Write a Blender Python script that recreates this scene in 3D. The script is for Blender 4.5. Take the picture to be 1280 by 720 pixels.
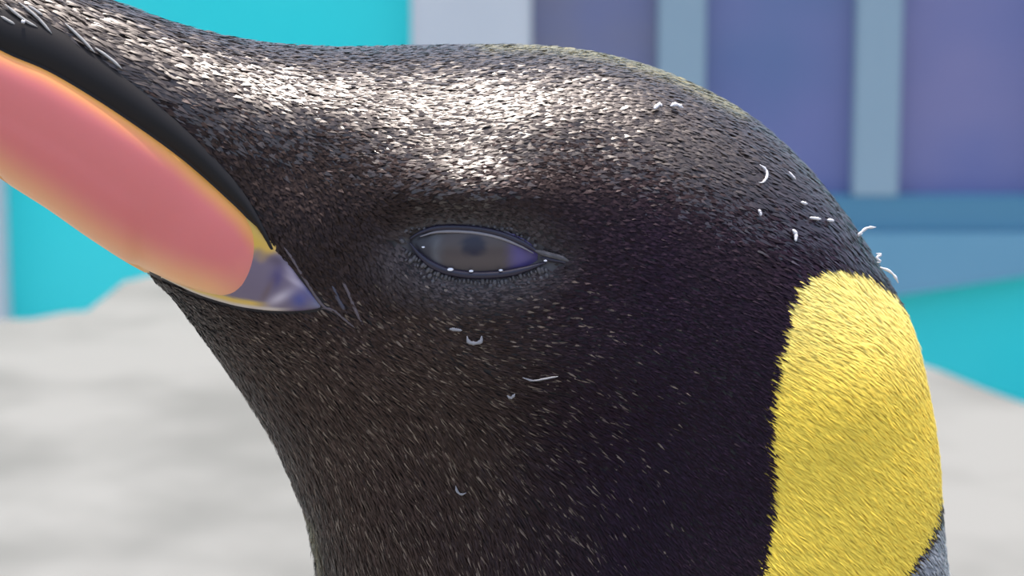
import bpy, bmesh, math, random
import numpy as np
from mathutils import Vector, Matrix
from mathutils.bvhtree import BVHTree

random.seed(4); rng = np.random.default_rng(4)
for o in list(bpy.data.objects): bpy.data.objects.remove(o)
S = bpy.context.scene; COL = S.collection

# ------------------------------------------------------------------ camera, sky, sun, exposure
FPX = 3333.0                       # focal length in pixels of the 1280x720 frame
DIST = 0.40                        # camera to the head's middle plane
PITCH = math.radians(11)
PLAT = 0.75                        # top of the rock platform
H = Vector((0, 0, PLAT + 0.83))    # middle of the head
VD = Vector((0, math.cos(PITCH), -math.sin(PITCH)))
CAM = H - VD * DIST
CR = Vector((1, 0, 0)); CU = Vector((0, math.sin(PITCH), math.cos(PITCH)))
cam = bpy.data.cameras.new('camera'); co = bpy.data.objects.new('camera', cam); COL.objects.link(co)
co.location = CAM; co.rotation_euler = (math.radians(90) - PITCH, 0, 0)
cam.sensor_width = 36; cam.lens = 36 * FPX / 1280; cam.clip_start = 0.02; cam.clip_end = 200
cam.dof.use_dof = True; cam.dof.focus_distance = 0.378; cam.dof.aperture_fstop = 46
S.camera = co

SUN_EL, SUN_AZ = math.radians(84), math.radians(-12)     # azimuth from +Y (behind the bird) towards +X
SUN_DIR = Vector((math.sin(SUN_AZ) * math.cos(SUN_EL), math.cos(SUN_AZ) * math.cos(SUN_EL), math.sin(SUN_EL)))
w = bpy.data.worlds.new('sky'); S.world = w; w.use_nodes = True
nt = w.node_tree; nt.nodes.clear()
sky = nt.nodes.new('ShaderNodeTexSky'); sky.sky_type = 'NISHITA'; sky.sun_disc = False
sky.sun_elevation = SUN_EL; sky.sun_rotation = SUN_AZ; sky.dust_density = 4.0; sky.air_density = 1.0
bg = nt.nodes.new('ShaderNodeBackground'); bg.inputs[1].default_value = 0.24
ow = nt.nodes.new('ShaderNodeOutputWorld')
nt.links.new(sky.outputs[0], bg.inputs[0]); nt.links.new(bg.outputs[0], ow.inputs[0])
sl = bpy.data.lights.new('sun', 'SUN'); sl.energy = 3.4; sl.angle = math.radians(0.6); sl.color = (1, 0.96, 0.9)
so = bpy.data.objects.new('sun', sl); COL.objects.link(so); so.location = (2, 4, 8)
so.rotation_euler = SUN_DIR.to_track_quat('Z', 'Y').to_euler()
vs = S.view_settings; vs.view_transform = 'Standard'; vs.look = 'None'; vs.gamma = 1; vs.use_curve_mapping = False
vs.exposure = 0.55

# ------------------------------------------------------------------ pixel helpers
def ray(px, py):
    return (VD + CR * ((px - 640) / FPX) + CU * ((360 - py) / FPX)).normalized()
def on_z(px, py, z):
    d = ray(px, py); return CAM + d * ((z - CAM.z) / d.z)
def on_y(px, py, y):
    d = ray(px, py); return CAM + d * ((y - CAM.y) / d.y)

YAW = math.radians(15)             # the bill swings towards the camera
RZ = Matrix.Rotation(YAW, 3, 'Z')
def to_local(v): return RZ.transposed() @ (v - H)
CAML = to_local(CAM)
Rnp = np.array(RZ); Hn = np.array(H); Cn = np.array(CAM)
def project(P):                    # local points (n,3) -> pixels
    Wd = np.asarray(P) @ Rnp.T + Hn - Cn
    z = Wd @ np.array(VD)
    return np.stack([640 + FPX * (Wd @ np.array(CR)) / z, 360 - FPX * (Wd @ np.array(CU)) / z], 1)
def sag(px, py):                   # pixel -> sagittal plane, local x,z
    d = RZ.transposed() @ ray(px, py)
    p = CAML + d * (-CAML.y / d.y); return (p.x, p.z)

# ------------------------------------------------------------------ materials
def mat(name, col=(0.5, 0.5, 0.5), rough=0.5, spec=0.5, attr=None, **kw):
    m = bpy.data.materials.new(name); m.use_nodes = True
    n = m.node_tree; b = n.nodes['Principled BSDF']
    b.inputs['Base Color'].default_value = (*col, 1); b.inputs['Roughness'].default_value = rough
    b.inputs['Specular IOR Level'].default_value = spec
    if attr:
        a = n.nodes.new('ShaderNodeAttribute'); a.attribute_name = attr
        n.links.new(a.outputs['Color'], b.inputs['Base Color'])
    for k, v in kw.items(): b.inputs[k.replace('_', ' ')].default_value = v
    return m
def noisy(m, scale, c0, c1, bump=0.0, detail=6, lo=0.3, hi=0.7, dist=0.02):
    n = m.node_tree; b = n.nodes['Principled BSDF']
    tc = n.nodes.new('ShaderNodeTexCoord'); t = n.nodes.new('ShaderNodeTexNoise')
    t.inputs['Scale'].default_value = scale; t.inputs['Detail'].default_value = detail
    r = n.nodes.new('ShaderNodeValToRGB')
    r.color_ramp.elements[0].position = lo; r.color_ramp.elements[1].position = hi
    r.color_ramp.elements[0].color = (*c0, 1); r.color_ramp.elements[1].color = (*c1, 1)
    n.links.new(tc.outputs['Object'], t.inputs['Vector']); n.links.new(t.outputs['Fac'], r.inputs[0])
    n.links.new(r.outputs[0], b.inputs['Base Color'])
    if bump:
        bp = n.nodes.new('ShaderNodeBump'); bp.inputs['Strength'].default_value = bump; bp.inputs['Distance'].default_value = dist
        n.links.new(t.outputs['Fac'], bp.inputs['Height']); n.links.new(bp.outputs[0], b.inputs['Normal'])
    return m
M = {}
M['concrete'] = noisy(mat('pale_concrete', rough=0.9, spec=0.2), 3.2, (0.148, 0.147, 0.134), (0.205, 0.202, 0.186), 0.12, 4, 0.36, 0.60)
M['floor'] = noisy(mat('floor_concrete', rough=0.9, spec=0.2), 2.0, (0.22, 0.22, 0.21), (0.28, 0.28, 0.26), 0.1)
M['turq'] = noisy(mat('turquoise_paint', rough=0.55, spec=0.3), 1.2, (0.03, 0.76, 0.76), (0.06, 0.80, 0.79))
M['pillar'] = noisy(mat('white_paint', rough=0.6), 2.0, (0.62, 0.64, 0.66), (0.70, 0.71, 0.72))
M['mullion'] = mat('blue_grey_frame', (0.29, 0.40, 0.47), 0.5)
M['frame'] = mat('blue_frame', (0.08, 0.24, 0.36), 0.5)
M['sill'] = noisy(mat('pale_blue_paint', rough=0.5), 2.0, (0.14, 0.34, 0.47), (0.17, 0.37, 0.50))

# ------------------------------------------------------------------ object helpers
def link(o, parent=None):
    COL.objects.link(o)
    if parent: o.parent = parent
    return o
def mesh_obj(name, V, F, m, parent=None, smooth=True, col=None):
    me = bpy.data.meshes.new(name); me.from_pydata([tuple(v) for v in V], [], [tuple(f) for f in F]); me.update()
    if m: me.materials.append(m)
    if smooth: me.polygons.foreach_set('use_smooth', [True] * len(me.polygons))
    if col is not None:
        a = me.color_attributes.new('Col', 'FLOAT_COLOR', 'POINT')
        c = np.ones((len(V), 4)); c[:, :3] = col; a.data.foreach_set('color', c.ravel())
    return link(bpy.data.objects.new(name, me), parent)
def tag(o, label=None, cat=None, group=None, kind=None):
    if label: o['label'] = label
    if cat: o['category'] = cat
    if group: o['group'] = group
    if kind: o['kind'] = kind
    return o
def box(name, x0, x1, y0, y1, z0, z1, m, parent=None, bev=0.0):
    bm = bmesh.new(); bmesh.ops.create_cube(bm, size=1)
    for v in bm.verts:
        v.co = Vector((x0 if v.co.x < 0 else x1, y0 if v.co.y < 0 else y1, z0 if v.co.z < 0 else z1))
    if bev: bmesh.ops.bevel(bm, geom=bm.edges[:], offset=bev, segments=2, affect='EDGES')
    me = bpy.data.meshes.new(name); bm.to_mesh(me); bm.free(); me.materials.append(m)
    return link(bpy.data.objects.new(name, me), parent)

def catmull(P, n):                 # P (k,d) -> smooth samples, n per gap
    P = np.asarray(P, float); k = len(P); out = []
    E = np.vstack([2 * P[0] - P[1], P, 2 * P[-1] - P[-2]])
    for i in range(k - 1):
        p0, p1, p2, p3 = E[i:i + 4]
        for t in np.linspace(0, 1, n, endpoint=False):
            out.append(0.5 * (2 * p1 + (p2 - p0) * t + (2 * p0 - 5 * p1 + 4 * p2 - p3) * t * t + (3 * p1 - p0 - 3 * p2 + p3) * t ** 3))
    out.append(P[-1]); return np.array(out)
def inpoly(P, poly):
    x, y = P[:, 0], P[:, 1]; r = np.zeros(len(P), bool); n = len(poly)
    for i in range(n):
        x0, y0 = poly[i]; x1, y1 = poly[(i + 1) % n]
        c = ((y0 > y) != (y1 > y)) & (x < (x1 - x0) * (y - y0) / (y1 - y0 + 1e-12) + x0); r ^= c
    return r
def polydist(P, line, closed=False):
    d = np.full(len(P), 1e9); L = list(line) + ([line[0]] if closed else [])
    for a, b in zip(L[:-1], L[1:]):
        a = np.array(a, float); b = np.array(b, float); ab = b - a
        t = np.clip(((P - a) @ ab) / (ab @ ab + 1e-12), 0, 1)
        d = np.minimum(d, np.linalg.norm(P - (a + t[:, None] * ab), axis=1))
    return d
def sstep(a, b, x):
    t = np.clip((x - a) / (b - a), 0, 1); return t * t * (3 - 2 * t)
def curve_at(pts, n):              # resample polyline smoothly to n points by length
    C = catmull(pts, 12); s = np.r_[0, np.cumsum(np.linalg.norm(np.diff(C, axis=0), axis=1))]
    u = np.linspace(0, s[-1], n); return np.stack([np.interp(u, s, C[:, i]) for i in range(C.shape[1])], 1)

# ------------------------------------------------------------------ the place
fl = box('floor', -14, 14, -12, 14, -0.2, 0, M['floor']); tag(fl, 'pale concrete floor of the enclosure', 'floor', kind='structure')
YW = 6.0
ceil_z = 2.7
wl = box('wall_back', -9, 9, YW, YW + 0.3, 0, ceil_z, M['turq']); tag(wl, 'turquoise painted wall behind the penguin', 'wall', kind='structure')
# platform with an uneven far edge
edge_px = [(-900, 384), (-300, 381), (0, 380), (70, 378), (118, 374), (140, 356), (166, 335), (240, 322), (420, 330), (700, 350),
           (950, 385), (1100, 420), (1150, 440), (1190, 456), (1235, 472), (1280, 491), (1420, 520), (1900, 560)]
E = [on_z(a, b, PLAT) for a, b in edge_px]
ex = [e.x for e in E]; ey = [e.y for e in E]
nx, ny = 240, 60
V = []; F = []
xs = np.r_[np.linspace(-5, -1.05, 20), np.linspace(-1, 1, nx - 40), np.linspace(1.05, 5, 20), np.array(ex)[(np.array(ex) > -4.9) & (np.array(ex) < 4.9)], np.linspace(-0.70, -0.66, 24)]; xs = np.unique(xs); nx = len(xs)
for i, x in enumerate(xs):
    far = np.interp(x, ex, ey) + 0.015 * math.sin(x * 23) + 0.012 * math.sin(x * 57 + 1)
    for j in range(ny):
        t = j / (ny - 1); y = -2.2 + (far + 2.2) * t
        z = PLAT + 0.006 * math.sin(3 * x + 2 * y) + 0.005 * math.sin(5.1 * y - 2 * x)
        if math.hypot(x - 0.03, y) < 0.5: z = PLAT
        if j == ny - 1: z -= 0.02
        V.append((x, y, z))
    V.append((x, far + 0.05, 0.0)); V.append((x, -2.25, 0.0))
ns = ny + 2
for i in range(nx - 1):
    for j in range(ny - 1): F.append((i * ns + j, (i + 1) * ns + j, (i + 1) * ns + j + 1, i * ns + j + 1))
    F.append((i * ns + ny - 1, (i + 1) * ns + ny - 1, (i + 1) * ns + ny, i * ns + ny))
    F.append(((i + 1) * ns, i * ns, i * ns + ny + 1, (i + 1) * ns + ny + 1))
pf = mesh_obj('rock_platform', V, F, M['concrete']); tag(pf, 'pale sunlit concrete platform with an uneven edge under the penguin', 'platform', kind='structure')

def wx(px, py=120): return on_y(px, py, YW).x
def wz(py, px=640): return on_y(px, py, YW).z
pl = box('trim_1', wx(516), wx(664), YW - 0.10, YW + 0.02, 0, ceil_z, M['pillar'], None, 0.01); tag(pl, 'wide white pillar between the turquoise wall and the window', 'pillar', kind='structure')
pl = box('trim_2', wx(-90, 300), wx(12, 300), YW - 0.10, YW + 0.02, 0, ceil_z, M['pillar'], None, 0.01); tag(pl, 'white pillar below the bill at the end of the turquoise wall', 'pillar', kind='structure')
# window with mullions, panes, bottom rail
zb, zt = wz(240), 2.1
win = tag(link(bpy.data.objects.new('window_1', None)), 'long bluish window with pale vertical mullions in the back wall', 'window', kind='structure')
win.location = (wx(665), YW, zb)
def wbox(name, x0, x1, y0, y1, z0, z1, m, bev=0.004):
    o = box(name, x0 - win.location.x, x1 - win.location.x, y0 - YW, y1 - YW, z0 - zb, z1 - zb, m, win, bev); return o
edges = [665]
mull = [(820, 879), (1064, 1121), (1308, 1366), (1552, 1610)]
prev = 665
reflect_tints = [((0.23, 0.22, 0.26), (0.16, 0.185, 0.36)), ((0.13, 0.185, 0.36), (0.18, 0.20, 0.40)), ((0.16, 0.18, 0.38), (0.23, 0.22, 0.40)), ((0.12, 0.14, 0.27), (0.16, 0.15, 0.27)), ((0.12, 0.14, 0.27), (0.16, 0.15, 0.27))]  # pane colours carry the reflected sky and room
for k, (a, b) in enumerate(mull + [(1790, 1850)]):
    g = noisy(mat('window_glass', rough=0.12, spec=0.5), 2.2, *reflect_tints[k], 0, 2, 0.35, 0.65)
    wbox('pane', wx(prev), wx(a), YW - 0.020, YW + 0.01, zb, zt, g, 0)
    wbox('mullion', wx(a), wx(b), YW - 0.07, YW + 0.01, zb, zt, M['mullion'])
    prev = b
wbox('bottom_rail', wx(664), wx(1850), YW - 0.07, YW + 0.01, wz(284), zb, M['frame'])
wbox('top_rail', wx(664), wx(1850), YW - 0.07, YW + 0.01, zt, zt + 0.1, M['frame'])
# pale blue sill, its lower edge rising to one side
x0, x1 = wx(664, 300), wx(1850, 300)
zl0 = on_y(1120, 369, YW - 0.09).z; zl1 = on_y(1280, 344, YW - 0.09).z
sl_ = (zl1 - zl0) / (wx(1280, 350) - wx(1120, 350))
def zlow(x): return zl0 + sl_ * (x - wx(1120, 350))
zt_ = wz(284)
x1 = min(x1, wx(1500, 300))
V = [(x0, YW - 0.09, zlow(x0)), (x1, YW - 0.09, zlow(x1)), (x1, YW - 0.09, zt_), (x0, YW - 0.09, zt_),
     (x0, YW + 0.01, zlow(x0)), (x1, YW + 0.01, zlow(x1)), (x1, YW + 0.01, zt_), (x0, YW + 0.01, zt_)]
F = [(0, 1, 2, 3), (5, 4, 7, 6), (3, 2, 6, 7), (1, 0, 4, 5), (0, 3, 7, 4), (2, 1, 5, 6)]
sb = mesh_obj('trim_3', V, F, M['sill'], None, False); tag(sb, 'pale blue sloping ledge under the long window', 'ledge', kind='structure')

# ------------------------------------------------------------------ penguin body: sections from outer to inner profile
O = [(-505, -140), (-440, -185), (-300, -145), (-120, -88), (0, -45), (130, 0), (210, 28), (290, 48), (360, 57), (440, 60), (520, 58),
     (600, 57), (680, 59), (760, 70), (840, 95), (920, 135), (985, 188), (1040, 250), (1085, 315), (1122, 375), (1150, 450),
     (1167, 535), (1176, 630), (1184, 720), (1200, 850), (1240, 1050), (1400, 1500)]
I = [(-500, -128), (-430, -85), (-300, 18), (-215, 76), (-110, 147), (10, 229), (110, 297), (165, 333), (190, 346), (212, 368), (232, 392),
     (255, 423), (280, 457), (305, 492), (327, 525), (345, 556), (360, 587), (373, 617), (384, 650), (392, 685), (397, 720),
     (398, 770), (394, 840), (385, 920), (360, 1040), (300, 1220), (150, 1600)]
Wd = [0.6, 4, 7, 9, 11, 13, 15, 17, 19, 21.5, 24, 26.5, 28.5, 30, 31, 32, 33, 34, 35, 36, 37, 38.5, 40, 41.5, 44, 52, 75]
for k in range(3, 8): I[k] = (I[k][0] + 6, I[k][1] - 9)      # the plate overhangs here
O0, I0 = np.array(O, float), np.array(I, float)
body_tail = [((0.145, -0.32), (-0.095, -0.30), 0.105), ((0.150, -0.48), (-0.125, -0.46), 0.125), ((0.135, -0.64), (-0.120, -0.63), 0.125),
             ((0.105, -0.76), (-0.085, -0.75), 0.095), ((0.075, -0.815), (-0.045, -0.812), 0.05), ((0.04, -0.825), (-0.01, -0.825), 0.01)]
NS, NA = 9, 240
th = np.linspace(0, 2 * math.pi, NA, endpoint=False)
ct, st = np.cos(th), np.sin(th)
# fuller cheek: widest a little above the middle of each section
prof = np.sign(st) * np.abs(st) ** 0.86 * (1 + 0.10 * ct)
def build(Oc, Ic):
    rows = [(*sag(*o), *sag(*i), w_ / 1000) for o, i, w_ in zip(Oc, Ic, Wd)] + [(*a, *b, c) for a, b, c in body_tail]
    R_ = catmull(np.array(rows), NS)
    mid = (R_[:, :2] + R_[:, 2:4]) / 2; half = (R_[:, :2] - R_[:, 2:4]) / 2
    xz = mid[:, None, :] + half[:, None, :] * ct[None, :, None]
    y = -R_[:, 4:5] * prof[None, :]
    return np.stack([xz[..., 0], y, xz[..., 1]], 2)         # (stations, NA, 3); near side has y<0 for th in 0..pi
Oc, Ic = O0.copy(), I0.copy()
for it in range(6):
    G = build(Oc, Ic); P2 = project(G[:26 * NS].reshape(-1, 3))
    for T, C, other in ((O0, Oc, I0), (I0, Ic, O0)):
        for k in range(3, 25):
            tg = T[k + 1] - T[k - 1]; tg /= np.linalg.norm(tg); n = np.array([tg[1], -tg[0]])
            if n @ (T[k] - other[k]) < 0: n = -n
            d = P2 - T[k]; s = (np.abs(d @ tg) < 12) & (np.linalg.norm(d, axis=1) < 120)
            if s.any(): C[k] -= n * np.clip((d[s] @ n).max(), -40, 40) * 0.8
G = build(Oc, Ic)
nst = len(G)
# shape the cheek: eye socket etc. on the near half, mirrored
UP = [(512, 301), (525, 293), (545, 287), (570, 286), (597, 288), (625, 294), (650, 304), (668, 314), (684, 325)]
LO = [(512, 301), (523, 315), (537, 327), (556, 336), (580, 341), (605, 342), (632, 340), (658, 334), (684, 325)]
ALM = UP + LO[-2:0:-1]
HEADN = 26 * NS
def facesof(ns_, na):
    F = []
    for i in range(ns_ - 1):
        for j in range(na): F.append((i * na + j, i * na + (j + 1) % na, (i + 1) * na + (j + 1) % na, (i + 1) * na + j))
    F.append(tuple(range(na))[::-1]); F.append(tuple((ns_ - 1) * na + j for j in range(na))); return F
FB = facesof(nst, NA)
bvh0 = BVHTree.FromPolygons([Vector(v) for v in G.reshape(-1, 3)], FB)
near = (np.arange(NA) <= NA // 2)
pxg = project(G.reshape(-1, 3)).reshape(nst, NA, 2)
Pn = pxg[:HEADN].reshape(-1, 2)
ins = inpoly(Pn, ALM); da = polydist(Pn, ALM, True); sd = np.where(ins, -da, da)
dep = 3.6 * sstep(4, -10, sd) + 1.2 * np.exp(-(np.maximum(sd, 0) / 26.0) ** 2) - 1.3 * np.exp(-((Pn[:, 0] - 590) / 110) ** 2 - ((Pn[:, 1] - 245) / 32) ** 2)
def bump_(cx, cy, sx, sy): return np.exp(-((Pn[:, 0] - cx) / sx) ** 2 - ((Pn[:, 1] - cy) / sy) ** 2)
dep += -1.9 * bump_(555, 232, 85, 42) + 1.2 * bump_(375, 215, 65, 55) + 0.9 * bump_(735, 185, 60, 60)     # brow ridge between two hollows
dep += 1.0 * np.exp(-((Pn[:, 0] - 430) / 40) ** 2 - ((Pn[:, 1] - 330) / 70) ** 2)                        # hollow before the eye
dep -= 1.5 * np.exp(-((Pn[:, 0] - 640) / 170) ** 2 - ((Pn[:, 1] - 460) / 70) ** 2)                       # cheek
dep -= 1.6 * np.exp(-((Pn[:, 0] - 1075) / 85) ** 2 - ((Pn[:, 1] - 470) / 130) ** 2)                      # puffed ear patch
dep = dep.reshape(HEADN, NA) / 1000
dep *= np.clip(np.abs(prof), 0, 1)[None, :] ** 0.5
G2 = G.copy(); G2[:HEADN, near, 1] += dep[:, near]
for j in range(1, NA // 2): G2[:, NA - j] = G2[:, j] * np.array([1, -1, 1])
VB = G2.reshape(-1, 3)
bvh = BVHTree.FromPolygons([Vector(v) for v in VB], FB)
def hit(px, py, tree=None):
    d = RZ.transposed() @ ray(px, py)
    loc, nor, i, t = (tree or bvh).ray_cast(CAML, d)
    if loc is None: return None, None
    if nor.dot(d) > 0: nor = -nor
    return loc, nor
def surf(px, py, off=0.0, tree=None, fallback=True, plate=False):
    l, n = hit(px, py, tree)
    if l is None:
        if not fallback: return None
        d = RZ.transposed() @ ray(px, py)
        if plate: return CAML + d * ((-0.002 - CAML.y) / d.y)
        p = CAML + d * 0.39
        l, n, i, t = (tree or bvh).find_nearest(p)
        q = CAML + d * ((l - CAML).dot(d))                   # keep the pixel, take the depth of the nearest skin
        return q
    return l + n * off

# plumage regions in photo pixels
YEL = [(1042, 329), (1012, 338), (992, 352), (983, 375), (975, 420), (966, 470), (959, 520), (961, 580), (963, 640), (955, 685), (944, 740),
       (900, 900), (1000, 950), (1090, 800), (1122, 728), (1150, 690), (1168, 655), (1178, 618), (1215, 600), (1200, 500), (1175, 440), (1140, 398), (1112, 362), (1078, 338)]
GREY = [(1184, 640), (1165, 676), (1140, 712), (1105, 790), (1040, 940), (1060, 1100), (1500, 1100), (1300, 620)]
PT = [(-360, -92), (-240, -60), (-120, -10), (0, 58), (60, 84), (120, 119), (180, 159), (230, 196), (280, 240), (310, 269), (331, 297), (343, 322)]
PB = [(-340, -14), (-240, 54), (-120, 138), (0, 223), (60, 262), (110, 297), (165, 332), (210, 354), (250, 369), (285, 378), (315, 375), (338, 356)]
GT = [(240, 208), (280, 243), (312, 271), (340, 297), (358, 322), (376, 348), (392, 368), (404, 383)]
GB = [(200, 352), (245, 372), (290, 385), (325, 390), (352, 391), (376, 390), (392, 388), (404, 386)]
UM = [(-400, -130), (-240, -110), (-120, -60), (0, 8), (60, 30), (120, 70), (180, 117), (230, 160), (280, 210), (310, 248), (331, 285), (343, 312)]
BARE = PT + [(350, 318), (376, 348), (404, 383)] + GB[::-1] + PB[::-1][3:]
BAREUM = UM + PT[::-1]

pall = project(np.c_[VB[:, 0], -np.abs(VB[:, 1]), VB[:, 2]])
fac = np.ones(len(VB), bool)
me = bpy.data.meshes.new('penguin'); me.from_pydata([tuple(v) for v in VB], [], FB); me.update()
NRM = np.zeros(len(VB) * 3); me.vertex_normals.foreach_get('vector', NRM); NRM = NRM.reshape(-1, 3)
if (NRM[len(NRM) // 3: len(NRM) // 2] * (VB[len(NRM) // 3: len(NRM) // 2] - VB.mean(0))).sum() < 0:
    me.flip_normals(); me.update(); me.vertex_normals.foreach_get('vector', (t_ := np.zeros(len(VB) * 3))); NRM = t_.reshape(-1, 3)
def facing(Pl, Nl):                # near-side equivalent faces the camera?
    Pm = np.c_[Pl[:, 0], -np.abs(Pl[:, 1]), Pl[:, 2]]
    Nm = np.c_[Nl[:, 0], np.where(Pl[:, 1] > 0, -Nl[:, 1], Nl[:, 1]), Nl[:, 2]]
    v = np.array(CAML) - Pm; v /= np.linalg.norm(v, axis=1)[:, None]
    return (v * Nm).sum(1)
fc = facing(VB, NRM)
DARK = np.array((0.012, 0.009, 0.010)); YELC = np.array((0.82, 0.58, 0.09)); GREYC = np.array((0.22, 0.23, 0.25)); EYESK = np.array((0.085, 0.076, 0.078))
colb = np.tile(DARK, (len(VB), 1))
my = inpoly(pall, YEL) & (fc > -0.25); colb[my] = YELC
mg = inpoly(pall, GREY); colb[mg] = GREYC
de = np.where(inpoly(pall, ALM), 0, polydist(pall, ALM, True))
we = sstep(26, 6, de)[:, None]; colb = colb * (1 - we) + EYESK * we
low = VB[:, 2] < -0.16                                     # below the picture: white front, orange breast, silver back
fr = sstep(0.01, -0.03, VB[:, 0] + 0.02)[:, None]
bodyc = np.array((0.12, 0.13, 0.15)) * (1 - fr) + np.array((0.75, 0.74, 0.70)) * fr
org = (sstep(-0.26, -0.17, VB[:, 2])[:, None]) * fr
bodyc = bodyc * (1 - org) + np.array((0.75, 0.30, 0.03)) * org
wl_ = sstep(-0.12, -0.18, VB[:, 2])[:, None]; colb = colb * (1 - wl_) + bodyc * wl_
M['skin'] = mat('penguin_plumage_base', rough=0.55, spec=0.35, attr='Col')
me.materials.append(M['skin']); me.polygons.foreach_set('use_smooth', [True] * len(me.polygons))
ca = me.color_attributes.new('Col', 'FLOAT_COLOR', 'POINT'); cc = np.ones((len(VB), 4)); cc[:, :3] = colb; ca.data.foreach_set('color', cc.ravel())
PEN = link(bpy.data.objects.new('penguin', me)); PEN.location = H; PEN.rotation_euler = (0, 0, YAW)
tag(PEN, 'king penguin with black head, pink and orange bill plate and yellow ear patch', 'penguin')

# ------------------------------------------------------------------ bill, gape, eye
def mirrored(o):
    m = o.data.copy(); v = np.zeros(len(m.vertices) * 3); m.vertices.foreach_get('co', v); v = v.reshape(-1, 3); v[:, 1] *= -1
    m.vertices.foreach_set('co', v.ravel()); m.flip_normals(); m.update()
    q = o.copy(); q.data = m; COL.objects.link(q); q.parent = PEN; return q
def patch(name, top, bot, nu, nv, height, m, colf, base=0.0, endround=True, power=0.5):
    A = curve_at(top, nu); B = curve_at(bot, nu); V = []; PX = []
    for i in range(nu):
        for j in range(nv):
            t = j / (nv - 1); p = A[i] * (1 - t) + B[i] * t
            e = (max(0.0, 1 - (2 * t - 1) ** 2)) ** power
            if endround: e *= min(1, (nu - 1 - i) / (nu * 0.16)) ** 0.5
            hh = base + height * e
            if name == 'bill_plate' and t > 0.5 and p[0] < 175: hh = max(hh, 0.0009 + 0.0015 * e)
            V.append(surf(p[0], p[1], hh, None, True, True)); PX.append(p)
    F = [(i * nv + j, i * nv + j + 1, (i + 1) * nv + j + 1, (i + 1) * nv + j) for i in range(nu - 1) for j in range(nv - 1)]
    # relax small dents from the skin underneath
    Va = np.array([tuple(v) for v in V]).reshape(nu, nv, 3)
    for _ in range(2):
        Va[1:-1, 1:-1] = 0.5 * Va[1:-1, 1:-1] + 0.125 * (Va[2:, 1:-1] + Va[:-2, 1:-1] + Va[1:-1, 2:] + Va[1:-1, :-2])
    o = mesh_obj(name, Va.reshape(-1, 3), F, m, PEN, True, colf(np.array(PX)))
    mirrored(o); return o
def platecol(P):
    pink = np.array((0.74, 0.19, 0.18)); org = np.array((0.80, 0.35, 0.06)); pale = np.array((0.97, 0.55, 0.20))
    dt = polydist(P, PT); db = polydist(P, PB)
    c = np.tile(pink, (len(P), 1))
    a = sstep(26, 2, dt)[:, None]; c = c * (1 - a) + org * a
    b = (sstep(62, 0, db) * sstep(340, 250, P[:, 0]))[:, None] * 0.85; c = c * (1 - b) + pale * b
    return c
M['plate'] = mat('bill_plate_keratin', rough=0.38, spec=0.45, attr='Col', Subsurface_Weight=0.15, Subsurface_Scale=0.003)
patch('bill_plate', PT, PB, 90, 26, 0.0026, M['plate'], platecol, -0.0006)['label'] = 'smooth pink bill plate with orange edges'
def gapecol(P):
    x, y = P[:, 0], P[:, 1]
    c = np.tile(np.array((0.16, 0.12, 0.17)), (len(P), 1))
    def mix(c, k, col): k = np.clip(k, 0, 1)[:, None]; return c * (1 - k) + np.array(col) * k
    def g(cx, cy, sx, sy, rot=0.0):
        u = (x - cx) * math.cos(rot) + (y - cy) * math.sin(rot); v = -(x - cx) * math.sin(rot) + (y - cy) * math.cos(rot)
        return np.exp(-(u / sx) ** 2 - (v / sy) ** 2)
    wob = 3 * np.sin(x * 0.21 + y * 0.13) + 2 * np.sin(x * 0.11 - y * 0.27)
    c = mix(c, sstep(326, 306, y + wob), (0.62, 0.38, 0.06))
    c = mix(c, 0.85 * g(352, 326, 16, 6, 0.3), (0.09, 0.06, 0.08))
    c = mix(c, 0.95 * g(348, 345, 8, 13, 0.2), (0.06, 0.045, 0.15))
    c = mix(c, 0.7 * g(366, 343, 5, 16, -0.5), (0.34, 0.27, 0.33))
    c = mix(c, 0.8 * g(372, 352, 3, 14, -1.0), (0.40, 0.33, 0.38))
    c = mix(c, 0.9 * g(352, 370, 18, 6, -0.5), (0.52, 0.44, 0.50))
    c = mix(c, 0.95 * g(376, 373, 11, 11), (0.07, 0.075, 0.24))
    c = mix(c, 0.9 * g(392, 362, 7, 16, -0.6), (0.05, 0.06, 0.20))
    c = mix(c, 0.8 * g(398, 380, 10, 6), (0.16, 0.17, 0.26))
    c = mix(c, 0.8 * g(336, 362, 4, 18, 0.5), (0.14, 0.09, 0.10))
    d = polydist(P, GB)
    c = mix(c, sstep(17, 12, d) * sstep(345, 312, x), (0.70, 0.45, 0.08))
    c = mix(c, sstep(10, 5, d) * sstep(372, 335, x), (0.66, 0.55, 0.48))
    c = mix(c, sstep(3.0, 0.5, d), (0.06, 0.05, 0.06))
    return c
M['gape'] = mat('gape_skin', rough=0.3, spec=0.5, attr='Col')
patch('gape_skin', GT, GB, 90, 44, 0.0012, M['gape'], gapecol, -0.0004)['label'] = 'whitish violet bare skin at the corner of the mouth'
M['keratin'] = mat('dark_keratin', (0.010, 0.008, 0.008), 0.5, 0.25)
patch('upper_mandible', UM, PT, 80, 14, 0.0005, M['keratin'], lambda P: np.tile((0.02, 0.015, 0.016), (len(P), 1)), 0.0003, True, 1.0)

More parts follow.
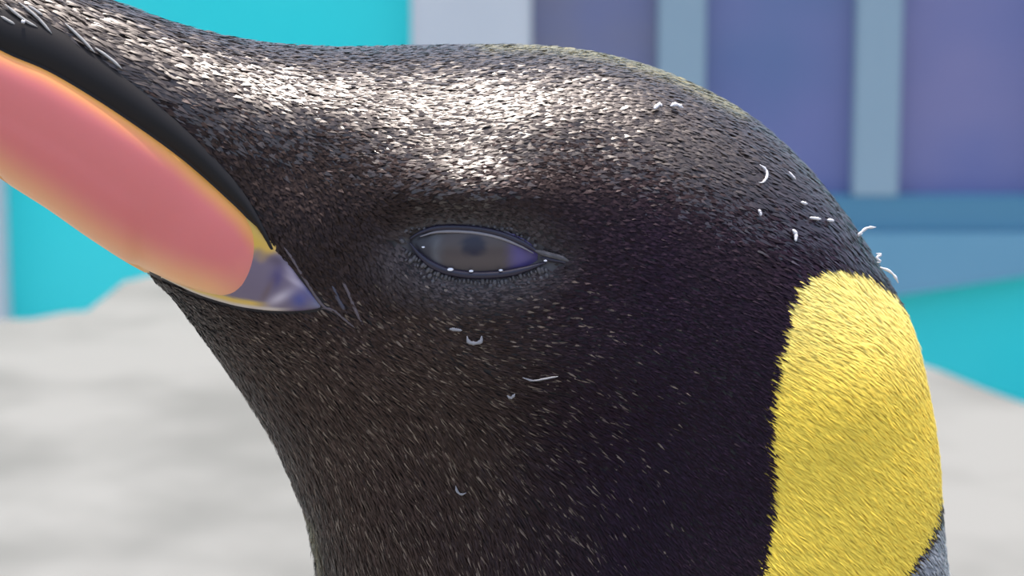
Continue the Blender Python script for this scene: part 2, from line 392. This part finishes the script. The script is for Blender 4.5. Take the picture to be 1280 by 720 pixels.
def tube(name, P, r, m, parent=PEN, seg=8, taper=True, mirror=True, n=None):
    P = np.array([tuple(p) for p in P]); k = len(P); V = []; F = []
    T = np.gradient(P, axis=0); up = Vector((0, -1, 0.2))
    for i in range(k):
        t = Vector(T[i]).normalized(); a = t.cross(up).normalized(); b = a.cross(t)
        rr = r * (random.uniform(0.7, 1.2) if parent is None else 1) * (min(1, 0.25 + 0.75 * math.sin(math.pi * i / (k - 1)) * 1.6) if taper else 1)
        for j in range(seg):
            q = 2 * math.pi * j / seg; V.append(tuple(Vector(P[i]) + a * (rr * math.cos(q)) + b * (rr * math.sin(q))))
    for i in range(k - 1):
        for j in range(seg): F.append((i * seg + j, i * seg + (j + 1) % seg, (i + 1) * seg + (j + 1) % seg, (i + 1) * seg + j))
    F.append(tuple(range(seg))[::-1]); F.append(tuple((k - 1) * seg + j for j in range(seg)))
    o = mesh_obj(name, V, F, m, parent)
    if mirror: mirrored(o)
    return o
M['ridge'] = mat('pale_violet_skin', (0.11, 0.085, 0.09), 0.5, 0.3)
M['ridgedark'] = mat('dark_violet_skin', (0.05, 0.045, 0.065), 0.4)
for pts, r, m in (([(348, 300), (362, 318), (382, 350), (402, 380), (420, 392)], 0.00024, 'ridge'),
                  ([(424, 345), (434, 362), (444, 386), (456, 410)], 0.00026, 'ridge'),
                  ([(402, 385), (416, 387), (430, 398), (446, 411)], 0.00022, 'ridge'),
                  ([(414, 352), (422, 372), (434, 392)], 0.0003, 'ridgedark')):
    tube('gape_fold', [surf(a, b, 0.00005) for a, b in curve_at(pts, 20)], r, M[m])

# eyeball: flattened ellipsoid with cloudy iris and faint pupil
c0, n0 = hit(597, 313, bvh0)
M['eye'] = mat('cloudy_eye', rough=0.3, spec=0.35, attr='Col', Coat_Weight=0.15, Coat_Roughness=0.25)
Ax = (0.0132, 0.0068, 0.0085); V = []; F = []; nu, nv = 64, 48
ec = c0 - n0 * (Ax[1] + 0.0004)
yv = -n0; xv = Vector((1, 0, 0)) - yv * yv.x; xv.normalize(); zv = xv.cross(yv)
for i in range(nv + 1):
    a = math.pi * i / nv
    for j in range(nu):
        b = 2 * math.pi * j / nu
        V.append(tuple(ec + xv * (Ax[0] * math.sin(a) * math.cos(b)) + zv * (Ax[2] * math.sin(a) * math.sin(b)) - yv * (Ax[1] * math.cos(a))))
F = [(i * nu + j, i * nu + (j + 1) % nu, (i + 1) * nu + (j + 1) % nu, (i + 1) * nu + j) for i in range(nv) for j in range(nu)]
PXE = project(np.array(V))
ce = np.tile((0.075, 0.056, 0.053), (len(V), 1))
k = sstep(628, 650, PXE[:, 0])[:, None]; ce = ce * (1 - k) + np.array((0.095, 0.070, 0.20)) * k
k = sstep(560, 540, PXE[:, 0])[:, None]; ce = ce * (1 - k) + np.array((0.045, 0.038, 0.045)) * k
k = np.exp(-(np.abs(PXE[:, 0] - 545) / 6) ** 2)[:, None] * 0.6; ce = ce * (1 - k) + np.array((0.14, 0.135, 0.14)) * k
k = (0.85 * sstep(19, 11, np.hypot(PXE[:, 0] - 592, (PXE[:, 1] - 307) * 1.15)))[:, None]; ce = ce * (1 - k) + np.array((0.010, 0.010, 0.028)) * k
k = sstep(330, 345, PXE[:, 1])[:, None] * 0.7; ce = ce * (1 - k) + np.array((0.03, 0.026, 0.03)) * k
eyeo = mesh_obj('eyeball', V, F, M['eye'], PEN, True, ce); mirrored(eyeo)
eyeo['label'] = 'half-closed cloudy grey eye with a faint dark pupil'
M['lid'] = noisy(mat('eyelid_skin', rough=0.5, spec=0.4), 900, (0.05, 0.045, 0.05), (0.11, 0.10, 0.105), 0.3, 3, dist=0.0004)
M['lidrim'] = mat('pale_lid_rim', (0.24, 0.22, 0.24), 0.35)
M['liddark'] = mat('dark_lid_edge', (0.018, 0.014, 0.03), 0.3)
def surf0(px, py, off): return surf(px, py, off, bvh0)
tube('upper_eyelid', [surf0(a, b - 2, -0.0005) for a, b in curve_at(UP, 50)], 0.00042, M['liddark'])
tube('lid_rim', [surf0(a, b + 3, -0.0006) for a, b in curve_at(UP[1:-1], 50)], 0.00026, M['lidrim'])
tube('lower_eyelid', [surf0(a, b + 3, -0.0007) for a, b in curve_at(LO, 50)], 0.00055, M['liddark'])
tube('eye_corner_fold', [surf0(a, b, -0.0005) for a, b in curve_at([(676, 322), (690, 325), (702, 327), (713, 330)], 16)], 0.00028, M['liddark'])
tube('eye_corner_fold', [surf0(a, b, -0.0004) for a, b in curve_at([(668, 313), (684, 318), (700, 322), (714, 327)], 16)], 0.0004, M['lid'])
# beaded lower lid margin, one mesh of small papillae
def beads(name, pts, n, rx, rl, off, m, jit=1.5):
    C = curve_at(pts, n); bm = bmesh.new()
    for i, (a, b) in enumerate(C):
        t = C[min(i + 1, n - 1)] - C[max(i - 1, 0)]; t /= np.linalg.norm(t); nrm = np.array([-t[1], t[0]])
        a += random.uniform(-1, 1) * jit * .3; b += random.uniform(-1, 1) * jit
        p = surf0(a, b, off); q = surf0(a + nrm[0] * 8, b + nrm[1] * 8, off)
        z = (q - p).normalized(); l, y = hit(a, b, bvh0); x = z.cross(y).normalized(); y = x.cross(z)
        k = random.uniform(0.55, 1.25)
        mt = Matrix((( x.x * rx * k, y.x * rx * .8, z.x * rl * k, p.x), (x.y * rx * k, y.y * rx * .8, z.y * rl * k, p.y), (x.z * rx * k, y.z * rx * .8, z.z * rl * k, p.z), (0, 0, 0, 1)))
        bmesh.ops.create_icosphere(bm, subdivisions=1, radius=1, matrix=mt)
    me = bpy.data.meshes.new(name); bm.to_mesh(me); bm.free(); me.materials.append(m); me.polygons.foreach_set('use_smooth', [True] * len(me.polygons))
    o = link(bpy.data.objects.new(name, me), PEN); o['kind'] = 'stuff'; mirrored(o); return o
LO2 = [(a, b + 12) for a, b in LO[1:-1]]; LO2 = [(508, 318)] + LO2 + [(684, 337)]
beads('lid_papillae', LO2, 40, 0.00030, 0.00062, -0.0007, M['lid'], 2.2)
beads('lid_papillae', [(a, b + 9) for a, b in LO2], 34, 0.0003, 0.00042, -0.0005, M['lid'], 5)
beads('lid_papillae', [(502, 308), (506, 292), (522, 283), (545, 277), (575, 276), (610, 280), (640, 289), (668, 303)], 40, 0.0003, 0.00034, -0.0006, M['lid'], 6)
M['wet'] = mat('tear_film', (0.8, 0.8, 0.85), 0.08, 0.6)
for a, b, r in ((529, 309, .00016), (563, 337, .0003), (589, 339, .00022), (626, 338, .0002), (682, 326, .00018)):
    p = surf0(a, b, -0.0001); bm = bmesh.new(); bmesh.ops.create_icosphere(bm, subdivisions=2, radius=r, matrix=Matrix.Translation(p) @ Matrix.Diagonal((1.5, 1, 0.8, 1)))
    me = bpy.data.meshes.new('tear_drop'); bm.to_mesh(me); bm.free(); me.materials.append(M['wet']); link(bpy.data.objects.new('tear_drop', me), PEN)

# ------------------------------------------------------------------ plumage: small overlapping blades
flow = [(-100, -50, .85, .5), (60, 30, .82, .55), (150, 30, .9, .4), (250, 110, .9, .42), (300, 190, .75, .65), (450, 110, 1, .10), (450, 180, 1, .25), (600, 90, 1, 0), (600, 190, 1, -.12),
        (750, 110, 1, .12), (740, 200, 1, .15), (900, 180, .85, .5), (1000, 260, .8, .6), (1060, 320, .6, .8), (380, 290, .55, .85), (430, 310, .6, .75), (440, 420, .8, .55), (480, 330, .5, .8), (600, 250, 1, .05),
        (520, 265, 1, -.2), (700, 280, 1, .2), (800, 300, .95, .3), (620, 385, 1, .05), (540, 375, .85, .45), (700, 370, 1, .05), (260, 400, .82, .5), (330, 420, .85, .4), (330, 500, .65, .75),
        (420, 620, .42, .9), (400, 500, .68, .7), (550, 560, .6, .78), (520, 450, .85, .45), (600, 690, .42, .9), (680, 440, .98, .15), (750, 500, .88, .48), (800, 650, .6, .8), (900, 420, .9, .4),
        (930, 550, .78, .62), (930, 690, .7, .7), (970, 400, .85, .5), (1050, 420, .85, .5), (1050, 500, .78, .62), (1050, 680, .72, .7), (1150, 600, .6, .8), (1120, 450, .6, .8)]
FP, FD = [], []
for a, b, dx, dy in flow:
    p, n = hit(a, b); q, n2 = hit(a + dx * 12, b + dy * 12)
    if p is None or q is None: continue
    FP.append(tuple(p)); FD.append(tuple((q - p).normalized()))
FP = np.array(FP); FD = np.array(FD)
def flow_at(Pm):
    d2 = ((Pm[:, None, :] - FP[None]) ** 2).sum(2); wt = 1 / (d2 + 1e-6) ** 1.6
    v = wt @ FD; return v / np.linalg.norm(v, axis=1)[:, None]

fq = np.array([f for f in FB[:HEADN * NA]]); a_, b_, c_, d_ = (VB[fq[:, i]] for i in range(4))
area = 0.5 * np.linalg.norm(np.cross(c_ - a_, d_ - b_), axis=1)
cen = (a_ + b_ + c_ + d_) / 4; cpx = project(np.c_[cen[:, 0], -np.abs(cen[:, 1]), cen[:, 2]])
ok = (cpx[:, 0] > -230) & (cpx[:, 0] < 1330) & (cpx[:, 1] > -190) & (cpx[:, 1] < 900)
fcf = facing(cen, NRM[fq[:, 0]])
dens = np.where(cen[:, 1] < 0, 13.0, 4.0) * 1e6
dens = np.where(cpx[:, 1] > 740, 4e6, dens)
nper = rng.poisson(area * dens * ok)
idx = np.repeat(np.arange(len(fq)), nper); n = len(idx)
u, v = rng.random((n, 1)), rng.random((n, 1))
w4 = [(1 - u) * (1 - v), u * (1 - v), u * v, (1 - u) * v]
P = sum(w * VB[fq[idx, i]] for i, w in enumerate(w4)); N = sum(w * NRM[fq[idx, i]] for i, w in enumerate(w4)); N /= np.linalg.norm(N, axis=1)[:, None]
Pm = np.c_[P[:, 0], -np.abs(P[:, 1]), P[:, 2]]; PX = project(Pm); FCN = facing(P, N)
far = P[:, 1] > 0
bare = inpoly(PX, BARE) | inpoly(PX, BAREUM) | inpoly(PX, [(352, 315), (404, 378), (420, 392), (404, 388)])
eyed = np.where(inpoly(PX, ALM), 0, polydist(PX, ALM, True))
keep = ~bare & (eyed > 6 + 9 * rng.random(n)) & ((eyed > 30) | (rng.random(n) < 0.7))
jit = PX + rng.normal(0, 2.5, (n, 2))
isY = inpoly(jit, YEL) & (FCN > -0.25); isG = inpoly(jit, GREY) & ~isY
# dark rim between yellow patch and silver nape
isD = ~isY & ~isG
T = np.vstack([flow_at(Pm[i:i + 20000]) for i in range(0, n, 20000)]); T[far, 1] *= -1
T -= N * (T * N).sum(1)[:, None]; T /= np.linalg.norm(T, axis=1)[:, None]
def noise3(P, s, seed):            # cheap smooth value field
    r = np.random.default_rng(seed); f = np.zeros(len(P))
    for _ in range(6): f += np.sin(P @ (r.normal(0, 1, 3) * s) + r.random() * 6.28)
    return f / 6
def plumage(name, sel, L, Wm, lift, colour, m, curl=0.06, rollj=0.17):
    i = np.where(sel)[0]; k = len(i)
    p, nn, t = P[i], N[i], T[i].copy()
    b = np.cross(nn, t)
    ang = rng.normal(0, 0.11, (k, 1)) + 0.12 * noise3(p, 1800, 5)[:, None]; t = t * np.cos(ang) + b * np.sin(ang)
    b = np.cross(nn, t); roll = rng.normal(0, rollj, (k, 1)); b = b * np.cos(roll) + nn * np.sin(roll); n2 = np.cross(t, b)
    Lk = (L(PX[i]) * rng.uniform(0.65, 1.3, k))[:, None]; Wk = (Wm(PX[i]) * rng.uniform(0.7, 1.3, k))[:, None] / 2
    far_ = (P[i][:, 1] > 0)[:, None]; Wk = np.where(far_, Wk * 1.7, Wk)
    al = np.abs(rng.normal(lift, lift * 0.5, (k, 1)))
    d = t * np.cos(al) + nn * np.sin(al)
    r0 = p - nn * 0.00008 - d * Lk * 0.15
    m1 = p + d * Lk * 0.45 + nn * Lk * curl
    tp = p + d * Lk * 0.95 - nn * Lk * curl * 0.5
    V = np.stack([r0 - b * Wk * .7, r0 + b * Wk * .7, m1 - b * Wk, m1 + b * Wk, tp], 1)      # (k,5,3)
    base = (np.arange(k) * 5)[:, None]
    quads = base + np.array([0, 1, 3, 2]); tris = base + np.array([2, 3, 4])
    me = bpy.data.meshes.new(name); me.vertices.add(k * 5); me.vertices.foreach_set('co', V.ravel())
    me.loops.add(k * 7); me.polygons.add(k * 2)
    lv = np.concatenate([quads.ravel(), tris.ravel()]); me.loops.foreach_set('vertex_index', lv)
    ls = np.concatenate([np.arange(k) * 4, k * 4 + np.arange(k) * 3]); me.polygons.foreach_set('loop_start', ls)
    me.polygons.foreach_set('use_smooth', np.ones(k * 2, bool))
    me.update(calc_edges=True); me.validate()
    ca = me.color_attributes.new('Col', 'FLOAT_COLOR', 'POINT')
    c = np.ones((k, 5, 4)); c[:, :, :3] = colour(PX[i], p, k)[:, None, :]; ca.data.foreach_set('color', c.ravel())
    me.materials.append(m); o = link(bpy.data.objects.new(name, me), PEN); o['kind'] = 'stuff'; return o
TINT = (1.0, 0.78, 0.84, 1)
M['feather'] = mat('dark_feather', rough=0.40, spec=0.18, attr='Col', Specular_Tint=TINT, Sheen_Weight=0.16, Sheen_Roughness=0.4, Sheen_Tint=(1, 0.93, 0.8, 1))
M['gloss'] = mat('glossy_crown_feather', rough=0.34, spec=0.75, attr='Col', Specular_Tint=(1, 0.93, 0.90, 1), Sheen_Weight=0.12, Sheen_Roughness=0.35, Sheen_Tint=(1, 0.97, 0.9, 1))
M['yfeather'] = mat('yellow_feather', rough=0.6, spec=0.25, attr='Col', Sheen_Weight=0.0)
def dl(px):
    L = 0.0013 + 0.0012 * sstep(380, 620, px[:, 1]) * sstep(1000, 500, px[:, 0]) + 0.0006 * sstep(900, 1000, px[:, 0])
    L += 0.0011 * sstep(350, 100, px[:, 0]) * (px[:, 1] < 300); e = np.hypot((px[:, 0] - 600) / 1.6, px[:, 1] - 315)
    return L * (0.55 + 0.45 * sstep(30, 90, e))
def dw(px): return 0.00046 - 0.00024 * sstep(230, 480, px[:, 1])
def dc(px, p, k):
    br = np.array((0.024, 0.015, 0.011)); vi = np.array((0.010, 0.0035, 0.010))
    f = (sstep(520, 820, px[:, 0]) * sstep(180, 300, px[:, 1]) + 0.25 * noise3(p, 300, 2)).clip(0, 1)[:, None]  # brown to violet-black: the darker shaded side is put into feather colour
    bounce = (1 + 1.3 * sstep(760, 420, px[:, 0]) * sstep(330, 450, px[:, 1]))[:, None]  # brown lifted on the left throat, ground bounce painted in
    c = br * bounce * (1 - f) + vi * f
    rim = (np.exp(-(polydist(px, O0[11:16]) / 9) ** 2) + 0.8 * np.exp(-(polydist(px, I0[18:22]) / 8) ** 2))[:, None]  # olive edges: backlight on crown and bounce on neck, painted in
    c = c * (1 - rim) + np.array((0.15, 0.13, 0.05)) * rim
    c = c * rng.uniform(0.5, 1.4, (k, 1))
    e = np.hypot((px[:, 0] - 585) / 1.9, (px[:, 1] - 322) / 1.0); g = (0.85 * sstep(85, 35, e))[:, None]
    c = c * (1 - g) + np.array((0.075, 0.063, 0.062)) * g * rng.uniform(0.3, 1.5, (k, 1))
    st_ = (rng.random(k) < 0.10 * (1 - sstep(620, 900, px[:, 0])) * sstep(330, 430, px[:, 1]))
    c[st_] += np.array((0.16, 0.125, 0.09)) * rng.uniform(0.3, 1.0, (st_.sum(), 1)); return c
crown = rng.random(n) < sstep(235, 125, PX[:, 1] - 55 * np.exp(-((PX[:, 0] - 560) / 95) ** 2) - 0.40 * np.maximum(PX[:, 0] - 700, 0) + 0.25 * np.maximum(350 - PX[:, 0], 0))
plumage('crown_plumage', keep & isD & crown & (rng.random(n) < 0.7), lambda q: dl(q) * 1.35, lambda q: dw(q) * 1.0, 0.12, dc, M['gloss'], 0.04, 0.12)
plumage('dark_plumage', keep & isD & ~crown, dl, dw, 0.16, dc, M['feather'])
def yc(px, p, k):
    a = np.array((0.88, 0.64, 0.075)); b = np.array((0.90, 0.76, 0.26)); f = sstep(520, 340, px[:, 1])[:, None] * .7  # paler upper patch: sunlight put into the yellow
    return (a * (1 - f) + b * f) * rng.uniform(0.85, 1.12, (k, 1))
plumage('yellow_ear_feathers', keep & isY, lambda q: np.full(len(q), 0.0024), lambda q: np.full(len(q), 0.00019), 0.09, yc, M['yfeather'], 0.03, 0.10)['label'] = 'golden yellow ear patch feathers'
plumage('silver_nape_feathers', keep & isG, lambda q: np.full(len(q), 0.0022), lambda q: np.full(len(q), 0.0003), 0.15,
        lambda q, p, k: np.array((0.24, 0.25, 0.27)) * rng.uniform(0.7, 1.3, (k, 1)), M['feather'])
# pale lit barbs lying on the upper bill
M['barb'] = mat('pale_barb', (0.32, 0.31, 0.30), 0.6)
for pts in ([(5, 8), (28, 26), (46, 36)], [(22, 6), (45, 24), (64, 44)], [(80, 32), (102, 52), (118, 68)], [(34, 10), (52, 22)], [(118, 62), (138, 76), (152, 88)], [(0, 22), (18, 32)]):
    tube('bill_barb', [surf(a, b, 0.0007) for a, b in curve_at(pts, 10)], 0.0002, M['barb'], mirror=False, seg=6)

# ------------------------------------------------------------------ flippers, feet, tail (below the picture)
M['dkgrey'] = mat('slate_grey', (0.06, 0.065, 0.075), 0.5); M['foot'] = mat('black_foot', (0.02, 0.02, 0.022), 0.6)
def blob(name, secs, m, na=16):     # sections: (centre, rx vector, ry vector)
    V = []; F = []
    for c, rx, ry in secs:
        for j in range(na):
            q = 2 * math.pi * j / na; V.append(tuple(Vector(c) + Vector(rx) * math.cos(q) + Vector(ry) * math.sin(q)))
    for i in range(len(secs) - 1):
        for j in range(na): F.append((i * na + j, i * na + (j + 1) % na, (i + 1) * na + (j + 1) % na, (i + 1) * na + j))
    F.append(tuple(range(na))[::-1]); F.append(tuple((len(secs) - 1) * na + j for j in range(na)))
    return mesh_obj(name, V, F, m, PEN)
for s in (-1, 1):
    blob('flipper', [((0.02, s * 0.095, -0.29), (0.02, 0, 0), (0, 0.010, 0)), ((0.03, s * 0.128, -0.36), (0.038, 0, 0), (0, 0.009, 0)), ((0.04, s * 0.150, -0.45), (0.042, 0, 0), (0, 0.008, 0)),
                     ((0.05, s * 0.158, -0.55), (0.036, 0, 0), (0, 0.006, 0)), ((0.06, s * 0.160, -0.62), (0.012, 0, 0), (0, 0.003, 0))], M['dkgrey'])
    blob('foot', [((0.03, s * 0.05, -0.812), (0, 0.022, 0), (0, 0, 0.014)), ((-0.02, s * 0.055, -0.812), (0, 0.03, 0), (0, 0, 0.015)), ((-0.07, s * 0.06, -0.820), (0, 0.042, 0), (0, 0, 0.009)),
                  ((-0.105, s * 0.062, -0.826), (0, 0.04, 0), (0, 0, 0.004))], M['foot'])
blob('tail', [((0.10, 0, -0.72), (0, 0.05, 0), (0.02, 0, 0.02)), ((0.14, 0, -0.78), (0, 0.035, 0), (0.01, 0, 0.012)), ((0.165, 0, -0.818), (0, 0.02, 0), (0.004, 0, 0.006))], M['dkgrey'])

# ------------------------------------------------------------------ white flakes of moulted sheath caught in the plumage
M['flake'] = mat('white_flake', (0.60, 0.58, 0.60), 0.6); M['shadeflake'] = mat('shaded_white_flake', (0.26, 0.25, 0.26), 0.7)  # second one is the same white darkened for flakes in shade
PM = Matrix.Translation(H) @ RZ.to_4x4()
def flake(pts, r, label, off=0.0008, n=14, m='flake'):
    P = [surf(a, b, off) for a, b in curve_at(pts, n)]
    c = Vector(np.mean([tuple(p) for p in P], 0))
    o = tube('feather_sheath_flake', [p - c for p in P], r * 0.78, M[m], None, 6, True, False)
    o.location = PM @ c; o.rotation_euler = (0, 0, YAW)
    return tag(o, label, 'flake', 'white flakes caught in the plumage')
flake([(945, 209), (953, 216), (954, 224), (949, 231), (944, 231)], 0.00026, 'white crescent shaped flake on the back of the black head')
flake([(981, 218), (986, 224), (990, 228)], 0.00020, 'thin slanting white flake beside the crescent shaped flake')
flake([(944, 264), (946, 268), (947, 272)], 0.00032, 'short upright white speck below the crescent shaped flake')
flake([(996, 256), (1000, 257), (1004, 258)], 0.00030, 'small grey white speck above the straight dash flake')
flake([(986, 289), (990, 295), (990, 304)], 0.00036, 'crumpled white flake just above the yellow ear patch')
flake([(1007, 275), (1014, 276), (1021, 277)], 0.00030, 'straight white dash flake on the back of the head')
flake([(1029, 278), (1034, 279), (1037, 279)], 0.00034, 'stubby white flake next to the straight dash flake')
flake([(1069, 298), (1077, 290), (1084, 285), (1095, 284)], 0.00026, 'bent white strand sticking out from the nape above the curled one', 0.0010)
flake([(1095, 317), (1102, 318), (1096, 322), (1101, 327), (1096, 328)], 0.00026, 'crumpled white tuft on the nape edge', 0.0008)
flake([(1100, 334), (1112, 339), (1119, 346), (1123, 354)], 0.00026, 'drooping white strand hanging off the nape edge', 0.0008)
flake([(814, 142), (820, 137), (824, 139)], 0.00042, 'shorter pale lump of down on the crown', 0.0010)
flake([(834, 139), (841, 137), (850, 141)], 0.00042, 'longer pale lump of down on the crown', 0.0010)
flake([(562, 410), (570, 411), (578, 412)], 0.00030, 'flat greyish white flake below the eye beside the ring shaped one', 0.0007, 14, 'shadeflake')
flake([(584, 419), (586, 426), (593, 428), (601, 426), (602, 419)], 0.00034, 'ring shaped greyish flake below the eye', 0.0007, 14, 'shadeflake')
flake([(653, 470), (665, 474), (680, 472), (697, 469)], 0.00018, 'long thin white thread on the black cheek', 0.0007, 14, 'shadeflake')
flake([(634, 492), (639, 495), (644, 490)], 0.00026, 'small curled white flake under the thin thread on the cheek', 0.0007, 14, 'shadeflake')
flake([(571, 605), (573, 612), (578, 616), (584, 614)], 0.00022, 'hooked white flake on the black throat', 0.0007, 14, 'shadeflake')
flake([(25, 30), (30, 31)], 0.00040, 'tiny white glint modelled as a speck on the dark upper bill', 0.0012, 6)  # a glint on the bill, built as a white speck
